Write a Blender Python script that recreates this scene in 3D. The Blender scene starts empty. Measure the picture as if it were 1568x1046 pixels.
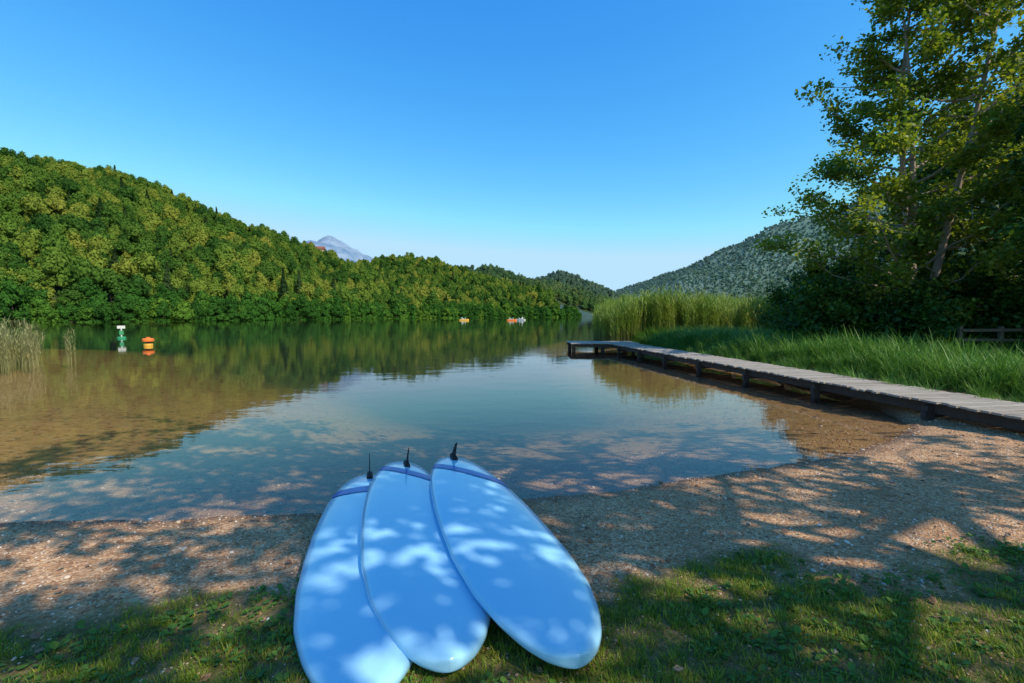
import bpy, math, random
import numpy as np
from mathutils import Vector, Matrix
random.seed(3)
R = np.random.RandomState(7)
scene = bpy.context.scene
COL = scene.collection

# ------------------------------------------------------------------ helpers
def link(o): COL.objects.link(o); return o

def vnoise(x, y, seed=0):
    x = np.asarray(x, float); y = np.asarray(y, float)
    xi = np.floor(x); yi = np.floor(y); fx = x-xi; fy = y-yi
    fx = fx*fx*(3-2*fx); fy = fy*fy*(3-2*fy)
    def h(a, b):
        s = np.sin(a*127.1+b*311.7+seed*74.7)*43758.5453
        return s-np.floor(s)
    return (h(xi, yi)*(1-fx)+h(xi+1, yi)*fx)*(1-fy)+(h(xi, yi+1)*(1-fx)+h(xi+1, yi+1)*fx)*fy

def fbm(x, y, seed=0, o=4):
    s = 0; a = .5
    for i in range(o):
        s = s+a*(vnoise(x, y, seed+i)-.5)*2; a *= .5; x = x*2.03+3.1; y = y*2.03+1.7
    return s

def sstep(a, b, x):
    t = np.clip((x-a)/(b-a), 0, 1); return t*t*(3-2*t)

def make_mesh(name, verts, faces, mats, midx=None, attrs=None, smooth=False, obj=True):
    me = bpy.data.meshes.new(name)
    if isinstance(verts, np.ndarray): verts = verts.tolist()
    if isinstance(faces, np.ndarray): faces = faces.tolist()
    me.from_pydata(verts, [], faces)
    for m in mats: me.materials.append(m)
    if midx is not None:
        me.polygons.foreach_set('material_index', np.asarray(midx, dtype=np.int32))
    if attrs:
        for k, v in attrs.items():
            a = me.attributes.new(k, 'FLOAT', 'POINT')
            a.data.foreach_set('value', np.asarray(v, dtype=np.float32))
    if smooth:
        me.polygons.foreach_set('use_smooth', np.ones(len(me.polygons), dtype=bool))
    me.update()
    o = bpy.data.objects.new(name, me)
    if obj: link(o)
    return o

class NT:
    def __init__(s, name):
        s.m = bpy.data.materials.new(name); s.m.use_nodes = True
        s.t = s.m.node_tree; s.t.nodes.clear()
        s.out = s.t.nodes.new('ShaderNodeOutputMaterial')
    def n(s, typ, ins=None, **kw):
        nd = s.t.nodes.new(typ)
        for k, v in kw.items(): setattr(nd, k, v)
        if ins:
            for k, v in ins.items():
                if isinstance(v, bpy.types.NodeSocket): s.t.links.new(v, nd.inputs[k])
                else: nd.inputs[k].default_value = v
        return nd
    def ramp(s, fac, stops):
        nd = s.t.nodes.new('ShaderNodeValToRGB')
        e = nd.color_ramp.elements
        while len(e) < len(stops): e.new(.5)
        for i, (p, c) in enumerate(stops):
            e[i].position = p; e[i].color = (*c, 1) if len(c) == 3 else c
        s.t.links.new(fac, nd.inputs[0]); return nd.outputs[0]
    def mix(s, f, a, b, bt='MIX'):
        nd = s.t.nodes.new('ShaderNodeMix'); nd.data_type = 'RGBA'; nd.blend_type = bt
        for k, v in ((0, f), (6, a), (7, b)):
            if isinstance(v, bpy.types.NodeSocket): s.t.links.new(v, nd.inputs[k])
            else: nd.inputs[k].default_value = v if k == 0 else (*v, 1)
        return nd.outputs[2]
    def math(s, op, a, b=0.0, clamp=False):
        nd = s.t.nodes.new('ShaderNodeMath'); nd.operation = op; nd.use_clamp = clamp
        for k, v in ((0, a), (1, b)):
            if isinstance(v, bpy.types.NodeSocket): s.t.links.new(v, nd.inputs[k])
            else: nd.inputs[k].default_value = v
        return nd.outputs[0]
    def pos(s): return s.n('ShaderNodeNewGeometry').outputs['Position']
    def noise(s, scale, vec=None, detail=4, rough=.55, out='Fac'):
        ins = {'Scale': scale, 'Detail': detail, 'Roughness': rough}
        if vec is not None: ins['Vector'] = vec
        return s.n('ShaderNodeTexNoise', ins).outputs[out]
    def vmul(s, vec, xyz):
        return s.n('ShaderNodeVectorMath', {0: vec, 1: xyz}, operation='MULTIPLY').outputs[0]
    def attr(s, name): return s.n('ShaderNodeAttribute', attribute_name=name).outputs['Fac']
    def surf(s, sock): s.t.links.new(sock, s.out.inputs[0]); return s.m

def simple_mat(name, col, rough=.6, metallic=0, var=.15, nscale=8, bump=0, coat=0):
    t = NT(name)
    tc = t.n('ShaderNodeTexCoord').outputs['Object']
    nz = t.noise(nscale, tc, 5)
    c = t.mix(nz, tuple(x*(1-var) for x in col), tuple(min(1, x*(1+var)) for x in col))
    p = t.n('ShaderNodeBsdfPrincipled', {'Base Color': c, 'Roughness': rough, 'Metallic': metallic, 'Coat Weight': coat})
    if bump:
        b = t.n('ShaderNodeBump', {'Height': nz, 'Strength': bump, 'Distance': .01})
        t.t.links.new(b.outputs[0], p.inputs['Normal'])
    return t.surf(p.outputs[0])

def leaf_mat(name, stops, trans=.35, pscale=None, use_attr=False, rough=.55, gain=1.0, haze=None):
    t = NT(name)
    if use_attr: r = t.attr('v')
    else: r = t.n('ShaderNodeObjectInfo').outputs['Random']
    if pscale:
        nz = t.noise(pscale, t.pos(), 3)
        nz = t.math('MULTIPLY_ADD', nz, 3.0); nz.node.inputs[2].default_value = -1.05
        r = t.math('ADD', t.math('MULTIPLY', r, .6), t.math('MULTIPLY', nz, .4), clamp=True)
    c = t.ramp(r, [(p, tuple(x*gain for x in cc)) for p, cc in stops])
    if haze:  # aerial haze mixed into the leaf colour, growing with Y
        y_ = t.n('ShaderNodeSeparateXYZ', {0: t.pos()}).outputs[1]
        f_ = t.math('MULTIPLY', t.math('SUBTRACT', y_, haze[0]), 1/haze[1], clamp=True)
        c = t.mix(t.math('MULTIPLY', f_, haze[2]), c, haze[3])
    if trans == 0:
        return t.surf(t.n('ShaderNodeBsdfDiffuse', {'Color': c}).outputs[0])
    p = t.n('ShaderNodeBsdfPrincipled', {'Base Color': c, 'Roughness': rough, 'Specular IOR Level': .3})
    tr = t.n('ShaderNodeBsdfTranslucent', {'Color': t.mix(1.0, c, (1.35, 1.25, .5), 'MULTIPLY')})
    m = t.n('ShaderNodeMixShader', {0: trans, 1: p.outputs[0], 2: tr.outputs[0]})
    return t.surf(m.outputs[0])

# ------------------------------------------------------------------ terrain definition
LAKE = np.array([(-4.42,3.83),(-3.06,3.92),(-1.85,4.02),(-.8,4.2),(.1,4.36),(1.0,4.55),(1.9,4.87),(3.07,5.3),(4.25,5.78),(5.5,6.45),
 (6.5,7.3),(7.1,8.6),(7.3,11),(7.1,15),(6.8,19),(6.9,23),(6.1,26),(6.2,32),(8.5,40),(16,50),(45,75),(150,140),(320,420),(700,900),(700,1300),
 (150,1300),(-500,900),(-500,0),(-150,30),(-60,30),(-32,24),(-24,19),(-20.5,14),(-14,8.5),(-8,4.6)])
def seg_dist(px, py, a, b):
    ax, ay = a; dx, dy = b[0]-ax, b[1]-ay
    t = np.clip(((px-ax)*dx+(py-ay)*dy)/(dx*dx+dy*dy), 0, 1)
    return np.hypot(px-ax-t*dx, py-ay-t*dy), t
def lake_sd(px, py):
    d = np.full(px.shape, 1e9); inside = np.zeros(px.shape, bool)
    n = len(LAKE)
    for i in range(n):
        a = LAKE[i]; b = LAKE[(i+1) % n]
        dd, _ = seg_dist(px, py, a, b); d = np.minimum(d, dd)
        cond = ((a[1] > py) != (b[1] > py))
        with np.errstate(divide='ignore', invalid='ignore'):
            xx = (b[0]-a[0])*(py-a[1])/((b[1]-a[1]) if b[1] != a[1] else 1e-9)+a[0]
        inside ^= cond & (px < xx)
    return np.where(inside, -d, d)
# crest polylines: (x,y,z,width)
RIDGES = [
 [(-420,-250,60,190),(-350,-60,66,185),(-330,60,74,182),(-300,150,76,182),(-259,230,77,182),(-251,300,82,182),(-218,350,65,178),(-188,380,42,172),(-163,400,33,165),(-145,450,48,170),(-110,490,54,175),(-78,520,49,178),(-50,545,20,145),(-25,580,2,110)],
 [(-200,700,60,200),(-100,740,64,200),(-37,750,74,200),(18,780,60,195),(48,800,28,160)],
 [(20,940,60,200),(70,950,74,190),(104,950,86,180),(139,960,68,170),(160,930,33,120),(180,910,8,80)],
 [(200,2500,120,600),(415,2500,160,500),(560,2500,120,500),(720,2500,178,500),(900,2500,150,500)],
 [(520,1850,5,250),(620,1800,50,400),(713,1800,140,540),(816,1800,232,620),(945,1800,308,680),(1035,1800,352,700),(1260,1800,400,700),(1500,1800,560,800),(1764,1800,740,900),(2700,1700,900,1000)],
 [(-3200,5000,500,1800),(-2500,5000,640,1500),(-2300,5000,745,1400),(-2180,5000,830,1400),(-2090,5000,790,1400),(-1975,5000,890,1400),(-1880,5000,820,1400),(-1700,5000,690,1400),(-1300,5000,560,1300),(-600,5000,250,1000)],
]
def ridge_h(px, py, lst=RIDGES):
    z = np.full(px.shape, -50.); rc = np.zeros(px.shape)
    for rd in lst:
        for a, b in zip(rd[:-1], rd[1:]):
            d, t = seg_dist(px, py, a[:2], b[:2])
            zc = a[2]+(b[2]-a[2])*t; w = a[3]+(b[3]-a[3])*t
            q = 1-d/w
            zz = np.where(q > 0, zc*np.power(np.clip(q, 0, 1), .95), q*40)
            cx = a[0]+(b[0]-a[0])*t; cy = a[1]+(b[1]-a[1])*t
            m = zz > z
            z = np.where(m, zz, z); rc = np.where(m, np.hypot(cx, cy), rc)
    return z, rc
def height(px, py, full=False):
    px = np.asarray(px, float); py = np.asarray(py, float)
    sd = lake_sd(px, py); r = np.hypot(px, py)
    # wobble of the natural waterline
    sdw = sd+.10*fbm(px*1.3, py*1.3, 5)*sstep(60, 20, r)
    right = sstep(6.2, 7.2, px)*sstep(6.5, 9, py)
    land = .32*(1-np.exp(-np.maximum(sdw, 0)/3.2))*(1-right)+.40*(1-np.exp(-np.maximum(sdw, 0)/.6))*right
    land = land+.018*sstep(0, .10, sdw)+.022*fbm(px*1.7, py*1.7, 11)*sstep(.1, .8, sdw)
    land = land+.012*np.clip(sd-6, 0, 400)*sstep(30, 90, r)
    dl = np.maximum(-sdw, 0)
    k = .045+.085*sstep(-5.5, 0, px)
    bed = -(k*dl+.0035*dl*dl)-.01*sstep(0, .1, dl)+.02*fbm(px*.8, py*.8, 9)*sstep(.3, 2, dl)
    bed = np.maximum(bed, -7)
    z = np.where(sdw > 0, land, bed)
    rz, rc = ridge_h(px, py)
    rel = fbm(px*.013, py*.013, 21, 4)*9+fbm(px*.05, py*.05, 31, 3)*2.2
    big = sstep(1200, 1800, r)
    rel = rel*(1-big)+big*(fbm(px*.0035, py*.0035, 41, 6)*80)*np.clip(rz/260, 0, 1)
    rz = rz+rel*sstep(3, 30, rz)
    z = np.maximum(z, rz)
    if full: return z, sdw, rz, rc
    return z
def hz(x, y): return float(height(np.array([x]), np.array([y]))[0])

def grass_mask(px, py, sd):
    yb = np.interp(px, [-8,-4,-2.4,-1,.3,.9,1.6,2.4,3.4,4.4,6.0,7.5], [2.1,2.32,2.42,2.46,2.6,2.8,2.95,2.98,3.0,3.2,4.5,6.3])
    m = (yb-py)+.6*fbm(px*2.3, py*2.3, 61, 4)
    g = sstep(-.15, .28, m)
    right = sstep(6.9, 7.6, px)*sstep(7.5, 9, py)
    return np.maximum(g, right*(sd > .1))

# polar terrain sheet
NR = 430
rr = .5*np.power(9000/.5, np.linspace(0, 1, NR))
ang = np.concatenate([np.linspace(-62, 62, 500), np.linspace(66, 294, 58)])
A, RR = np.meshgrid(np.radians(ang), rr)
PX = (RR*np.sin(A)).ravel(); PY = (RR*np.cos(A)).ravel()
Z, SD, RZ, RC = height(PX, PY, True)
G = grass_mask(PX, PY, SD)
nA = len(ang)
i0 = np.arange(NR-1)[:, None]*nA; j = np.arange(nA)[None, :]; j1 = (j+1) % nA
F = np.stack([i0+j, i0+nA+j, i0+nA+j1, i0+j1], -1).reshape(-1, 4)[:, ::-1]
V = np.stack([PX, PY, Z], -1)
V = np.vstack([V, [[0, 0, hz(0, 0)]]])
faces = F.tolist()+[[len(V)-1, b, a] for a, b in zip(range(nA), [(k+1) % nA for k in range(nA)])]
SDv = np.append(SD, 4.); Gv = np.append(G, 1.); Hv = np.append(sstep(-1.5, 0, RZ), 0.)

# ground material
t = NT('ground_material')
P = t.pos()
sd = t.attr('sd'); gr = t.attr('grass'); hl = t.attr('hill')
zc = t.n('ShaderNodeSeparateXYZ', {0: P}).outputs[2]
vor = t.n('ShaderNodeTexVoronoi', {'Vector': P, 'Scale': 70.0})
vor2 = t.n('ShaderNodeTexVoronoi', {'Vector': P, 'Scale': 32.0})
vr = t.n('ShaderNodeSeparateColor', {0: vor.outputs['Color']}).outputs[0]
vr2 = t.n('ShaderNodeSeparateColor', {0: vor2.outputs['Color']}).outputs[1]
gravel = t.ramp(vr, [(0, (.16,.065,.028)), (.3, (.42,.205,.095)), (.6, (.62,.345,.165)), (.85, (.68,.45,.255)), (1, (.74,.59,.41))])
gravel2 = t.ramp(vr2, [(0, (.20,.095,.045)), (.5, (.52,.28,.135)), (1, (.68,.47,.29))])
gravel = t.mix(.4, gravel, gravel2)
big = t.noise(1.6, P, 5)
gravel = t.mix(t.math('MULTIPLY', t.ramp(big, [(.4, (0,0,0)), (.65, (1,1,1))]), .5), gravel, (.27,.135,.065))
wet = t.ramp(t.math('ADD', sd, t.math('MULTIPLY', t.noise(5, P, 3), .25)), [(.10, (1,1,1)), (.42, (0,0,0))])
gravel = t.mix(wet, gravel, t.mix(1.0, gravel, (.30,.26,.24), 'MULTIPLY'))
soil = t.ramp(t.noise(22, P, 8, .7), [(.3, (.04,.04,.012)), (.45, (.10,.10,.022)), (.58, (.17,.12,.05)), (.72, (.32,.20,.11))])
c = t.mix(gr, gravel, soil)
# lake bed
dep = t.math('MULTIPLY', zc, -1.0)
sand = t.ramp(t.noise(3.0, P, 8, .65), [(.3, (.32,.18,.07)), (.5, (.54,.33,.125)), (.7, (.66,.43,.18))])
sand = t.mix(.4, sand, gravel2)
peb = t.n('ShaderNodeTexVoronoi', {'Vector': P, 'Scale': 7.0})
pcol = t.ramp(t.n('ShaderNodeSeparateColor', {0: peb.outputs['Color']}).outputs[0], [(0, (.06,.05,.04)), (.6, (.22,.15,.09)), (1, (.60,.48,.34))])
sand = t.mix(t.ramp(peb.outputs['Distance'], [(.24, (.8,)*3), (.33, (0,)*3)]), sand, pcol)
dcol = t.ramp(t.math('MULTIPLY', dep, .4), [(0, (.9,.82,.78)), (.05, (.78,.72,.64)), (.12, (.58,.54,.42)), (.22, (.44,.41,.26)), (.33, (.09,.14,.15)), (.6, (.012,.04,.055))])  # light absorbed by the water is put into the bed colour by depth
bedc = t.mix(1.0, sand, dcol, 'MULTIPLY')
under = t.math('GREATER_THAN', dep, .0)
c = t.mix(under, c, bedc)
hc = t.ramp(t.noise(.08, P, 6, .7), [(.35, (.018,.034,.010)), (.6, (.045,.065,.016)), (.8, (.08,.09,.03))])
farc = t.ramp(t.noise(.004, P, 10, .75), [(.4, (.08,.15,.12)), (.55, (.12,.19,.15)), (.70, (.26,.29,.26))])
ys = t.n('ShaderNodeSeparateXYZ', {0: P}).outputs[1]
hc = t.mix(t.math('MULTIPLY', t.math('SUBTRACT', ys, 1100.0), 1/400., clamp=True), hc, farc)  # far slopes fade to a hazy blue-green, haze put into ground colour
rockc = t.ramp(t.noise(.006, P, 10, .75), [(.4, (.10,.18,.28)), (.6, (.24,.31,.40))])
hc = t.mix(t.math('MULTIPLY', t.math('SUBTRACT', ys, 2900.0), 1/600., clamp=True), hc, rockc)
# hillside meadow
vd = t.n('ShaderNodeVectorMath', {0: t.vmul(P, (.7, 1, 0)), 1: (-98, 418, 0)}, operation='DISTANCE').outputs['Value']
hc = t.mix(t.math('LESS_THAN', vd, 13.0), hc, (.14,.24,.03))
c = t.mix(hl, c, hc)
p = t.n('ShaderNodeBsdfPrincipled', {'Base Color': c, 'Roughness': t.math('SUBTRACT', .9, t.math('MULTIPLY', wet, .35)), 'Specular IOR Level': .3})
hh = t.math('ADD', t.math('MULTIPLY', vor.outputs['Distance'], -.5), t.math('MULTIPLY', vor2.outputs['Distance'], -.6))
hh = t.math('ADD', hh, t.math('MULTIPLY', t.noise(14, P, 6, .7), .8))
b = t.n('ShaderNodeBump', {'Height': hh, 'Strength': .9, 'Distance': .018})
t.t.links.new(b.outputs[0], p.inputs['Normal'])
M_ground = t.surf(p.outputs[0])
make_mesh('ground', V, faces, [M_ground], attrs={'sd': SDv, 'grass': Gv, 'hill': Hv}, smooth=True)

# ------------------------------------------------------------------ water
t = NT('lake_water_material')
P = t.pos()
n1 = t.noise(1.1, t.vmul(P, (.7, 1.3, 1)), 3, .5)
n2 = t.noise(5.5, t.vmul(P, (.6, 1.4, 1)), 3, .5)
n3 = t.noise(.12, P, 2)
amp = t.ramp(n3, [(.4, (.35,)*3), (.6, (1,)*3)])
hgt = t.math('ADD', t.math('MULTIPLY', n1, .007), t.math('MULTIPLY', n2, .0015))
hgt = t.math('MULTIPLY', hgt, amp)
b = t.n('ShaderNodeBump', {'Height': hgt, 'Strength': 1.0, 'Distance': 1.0}).outputs[0]
fr = t.n('ShaderNodeFresnel', {'IOR': 1.333, 'Normal': b}).outputs[0]
tr = t.n('ShaderNodeBsdfTransparent', {'Color': (.91,.95,.95,1)})
gl = t.n('ShaderNodeBsdfGlossy', {'Color': (1,1,1,1), 'Roughness': .012, 'Normal': b})
m = t.n('ShaderNodeMixShader', {0: fr, 1: tr.outputs[0], 2: gl.outputs[0]})
M_water = t.surf(m.outputs[0])
make_mesh('lake_water', [(-1500,-400,0),(2500,-400,0),(2500,1900,0),(-1500,1900,0)], [(0,1,2,3)], [M_water])

# ------------------------------------------------------------------ instancing
def scatter(name, pts, rots, scls, idx, protos):
    coll = bpy.data.collections.new(name+'_parts')
    for o in protos: coll.objects.link(o)
    me = bpy.data.meshes.new(name)
    n = len(pts)
    me.from_pydata(np.asarray(pts).tolist(), [], [])
    a = me.attributes.new('rot', 'FLOAT_VECTOR', 'POINT'); a.data.foreach_set('vector', np.asarray(rots, np.float32).ravel())
    scls = np.asarray(scls, np.float32)
    if scls.ndim == 1: scls = np.repeat(scls[:, None], 3, 1)
    a = me.attributes.new('scl', 'FLOAT_VECTOR', 'POINT'); a.data.foreach_set('vector', scls.ravel())
    a = me.attributes.new('idx', 'INT', 'POINT'); a.data.foreach_set('value', np.asarray(idx, np.int32))
    o = link(bpy.data.objects.new(name, me))
    ng = bpy.data.node_groups.new(name+'_gn', 'GeometryNodeTree')
    ng.interface.new_socket(name='Geometry', in_out='INPUT', socket_type='NodeSocketGeometry')
    ng.interface.new_socket(name='Geometry', in_out='OUTPUT', socket_type='NodeSocketGeometry')
    N = ng.nodes; L = ng.links
    gi = N.new('NodeGroupInput'); go = N.new('NodeGroupOutput')
    ci = N.new('GeometryNodeCollectionInfo'); ci.inputs['Collection'].default_value = coll
    ci.inputs['Separate Children'].default_value = True; ci.inputs['Reset Children'].default_value = True
    ip = N.new('GeometryNodeInstanceOnPoints'); ip.inputs['Pick Instance'].default_value = True
    def na(nm, dt):
        q = N.new('GeometryNodeInputNamedAttribute'); q.data_type = dt; q.inputs['Name'].default_value = nm
        return q.outputs['Attribute']
    L.new(gi.outputs[0], ip.inputs['Points']); L.new(ci.outputs[0], ip.inputs['Instance'])
    L.new(na('idx', 'INT'), ip.inputs['Instance Index'])
    L.new(na('rot', 'FLOAT_VECTOR'), ip.inputs['Rotation'])
    L.new(na('scl', 'FLOAT_VECTOR'), ip.inputs['Scale'])
    L.new(ip.outputs[0], go.inputs[0])
    md = o.modifiers.new('scatter', 'NODES'); md.node_group = ng
    return o
def zrot(n, tilt=0.0):
    r = np.zeros((n, 3)); r[:, 2] = R.uniform(0, 6.283, n)
    r[:, 0] = R.normal(0, tilt, n) if tilt else 0; r[:, 1] = R.normal(0, tilt, n) if tilt else 0
    return r

def unit(v): return v/np.maximum(np.linalg.norm(v, axis=-1, keepdims=True), 1e-9)
def leaf_quads(cent, L, W, nrm=None, jit=1.0, rng=R):
    n = len(cent)
    nn = rng.normal(size=(n, 3))
    if nrm is not None: nn = nrm+jit*nn*.6
    else: nn[:, 2] = np.abs(nn[:, 2])+.3
    nn = unit(nn)
    a = unit(np.cross(nn, rng.normal(size=(n, 3)))); b = np.cross(nn, a)
    s = rng.uniform(.7, 1.3, (n, 1))
    a = a*L*s/2; b = b*W*s/2
    v = np.stack([cent-a, cent-a*.05+b, cent+a, cent-a*.05-b], 1).reshape(-1, 3)
    f = np.arange(n*4).reshape(-1, 4)
    return v, f

# ------------------------------------------------------------------ forest prototypes
def ico():
    import bmesh
    bm = bmesh.new(); bmesh.ops.create_icosphere(bm, subdivisions=2, radius=1)
    v = np.array([x.co[:] for x in bm.verts]); f = [[q.index for q in p.verts] for p in bm.faces]; bm.free(); return v, f
ICO_V, ICO_F = ico()
def forest_proto(name, seed, mleaf, conifer=False, low=False):
    rng = np.random.RandomState(seed)
    vs = []; fs = []; mi = []; off = 0
    def add(v, f, m):
        nonlocal off
        vs.append(v); fs.extend([[i+off for i in q] for q in (f.tolist() if isinstance(f, np.ndarray) else f)]); mi.extend([m]*len(f)); off += len(v)
    # trunk
    a = np.linspace(0, 2*np.pi, 6)[:-1]
    tv = np.concatenate([np.stack([np.cos(a)*.28, np.sin(a)*.28, a*0-1.5], 1), np.stack([np.cos(a)*.1, np.sin(a)*.1, a*0+7], 1)])
    add(tv, [[i, (i+1) % 5, 5+(i+1) % 5, 5+i] for i in range(5)], 1)
    if conifer:
        n = 650
        z = 1+10.5*rng.uniform(0, 1, n)**1.3
        r = (11.8-z)*.24*rng.uniform(.6, 1.05, n)*(1+.25*np.sin(z*5)); th = rng.uniform(0, 6.283, n)
        cen = np.stack([r*np.cos(th), r*np.sin(th), z], 1)
        nr = np.stack([np.cos(th), np.sin(th), np.full(n, .7)], 1)
        v, f = leaf_quads(cen, 1.1, .7, nr, .8, rng); add(v, f, 0)
        cv = ICO_V*[1.7, 1.7, 5.0]+[0, 0, 5.2]; cv[:, :2] *= np.clip((10.8-cv[:, 2:3])/7, .05, 1.2); add(cv, ICO_F, 0)
    else:
        blobs = [(np.array([0, 0, 6.2]), 2.9)]
        for i in range(9):
            th = i*2.4+rng.uniform(-.4, .4); zz = rng.uniform(3.0, 8.2); rad = rng.uniform(1.3, 2.3)
            d = (3.0-(zz-5.2)**2*.13)*rng.uniform(.7, 1.15)
            blobs.append((np.array([d*np.cos(th), d*np.sin(th), zz]), rad))
        blobs.append((np.array([rng.uniform(-.8, .8), rng.uniform(-.8, .8), 8.8]), 1.6))
        if low:
            for i in range(7):
                th = i*.9+rng.uniform(-.2, .2); d = rng.uniform(2.2, 3.6)
                blobs.append((np.array([d*np.cos(th), d*np.sin(th), rng.uniform(.3, 2.2)]), rng.uniform(1.3, 2.0)))
        for c0, r0 in blobs:
            v = ICO_V*(1+.18*rng.normal(size=(len(ICO_V), 1)))*r0*.78; v[:, 2] *= .85
            add(v+c0, ICO_F, 0)
            n = int(20*r0*r0)+12
            d = unit(rng.normal(size=(n, 3))); d[:, 2] = np.where(d[:, 2] < -.4, -d[:, 2], d[:, 2])
            cen = c0+d*[1, 1, .85]*r0*rng.uniform(.75, 1.25, (n, 1))
            v, f = leaf_quads(cen, .8, .55, d, 1.2, rng); add(v, f, 0)
    return make_mesh(name, np.vstack(vs), fs, [mleaf, M_bark], mi, obj=False)

M_bark = simple_mat('bark', (.10,.075,.055), .9, var=.5, nscale=12, bump=.5)
M_hill = leaf_mat('forest_foliage', [(0, (.016,.050,.012)), (.25, (.038,.095,.017)), (.5, (.085,.155,.023)), (.7, (.155,.20,.030)), (.88, (.23,.235,.038)), (1, (.30,.27,.05))], 0, .02)
M_con = leaf_mat('conifer_foliage', [(0, (.015,.035,.012)), (1, (.04,.065,.02))], 0)
M_shoretree = leaf_mat('shore_foliage', [(0, (.014,.048,.010)), (.6, (.040,.115,.018)), (1, (.12,.21,.024))], 0, .03)
M_mid = leaf_mat('mid_foliage_hazed', [(0, (.035,.09,.03)), (.5, (.085,.15,.038)), (1, (.18,.21,.055))], 0, .01, haze=(640., 420., .8, (.12,.19,.19)))  # bluish haze put into the leaf colour toward the farther ridges
M_far = leaf_mat('far_foliage_hazed', [(0, (.05,.12,.07)), (.5, (.09,.17,.085)), (1, (.17,.24,.10))], 0, .006, haze=(1150., 800., .65, (.19,.29,.30)))  # leaf colour paled and blued to stand in for aerial haze

pr_hill = [forest_proto('forest_tree_%s' % 'abcd'[i], 10+i, M_hill) for i in range(4)]+[forest_proto('forest_tree_e', 20, M_con, True)]
pr_shore = [forest_proto('shore_tree_%s' % 'abc'[i], 30+i, M_shoretree, low=True) for i in range(3)]
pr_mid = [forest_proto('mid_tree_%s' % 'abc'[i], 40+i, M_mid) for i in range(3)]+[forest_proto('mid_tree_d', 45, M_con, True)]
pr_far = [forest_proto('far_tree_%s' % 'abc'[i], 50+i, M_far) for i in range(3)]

def sample(n, x0, x1, y0, y1):
    return R.uniform(x0, x1, n), R.uniform(y0, y1, n)
def jgrid(x0, x1, y0, y1, s, j=.45):
    gx, gy = np.meshgrid(np.arange(x0, x1, s), np.arange(y0, y1, s))
    gx = gx+R.uniform(-j, j, gx.shape)*s; gy = gy+R.uniform(-j, j, gy.shape)*s
    return gx.ravel(), gy.ravel()
def forest(name, x, y, protos, smin, smax, zmin=1.2, zmax=1e9, back=40, pc=.12, rmin=0, rmax=1e9, extra=None, xy=1.0):
    z, s_, rz, rc = height(x, y, True)
    r = np.hypot(x, y)
    m = (rz > zmin) & (rz < zmax) & (r < rc+back) & (r > rmin) & (r < rmax) & (y > -40)
    if extra is not None: m &= extra(x, y)
    x, y, z = x[m], y[m], z[m]; n = len(x)
    k = len(protos)
    if pc > 0: idx = np.where(R.uniform(size=n) < pc, k-1, R.randint(0, k-1, n))
    else: idx = R.randint(0, k, n)
    s = smin+(smax-smin)*R.uniform(0, 1, n)**1.4
    sc = np.stack([s*R.uniform(.8, 1.15, n)*xy, s*R.uniform(.8, 1.15, n)*xy, s*R.uniform(.85, 1.3, n)], 1)
    print(name, n)
    return scatter(name, np.stack([x, y, z-.3], 1), zrot(n, .05), sc, idx, protos)
notclear = lambda x, y: (np.hypot((x+140)*.7, y-418) > 13) & (np.hypot(x+160, y-380) > 10)
gx, gy = jgrid(-380, 40, -40, 640, 4.6)
forest('hillside_forest', gx, gy, pr_hill, .45, 1.15, 2.2, rmax=700, extra=notclear, pc=.05, xy=.85)
gx, gy = jgrid(-260, 60, -40, 640, 3.4)
forest('lakeshore_trees', gx, gy, pr_shore, .36, .85, -.9, 3.0, pc=0, rmax=700)
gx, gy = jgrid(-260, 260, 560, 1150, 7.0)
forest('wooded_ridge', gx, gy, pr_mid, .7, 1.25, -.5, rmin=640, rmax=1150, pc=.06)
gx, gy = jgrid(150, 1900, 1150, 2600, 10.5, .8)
forest('distant_mountain_forest', gx, gy, pr_far, .4, 1.15, 4, rmin=1150, back=60, pc=0)

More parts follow.
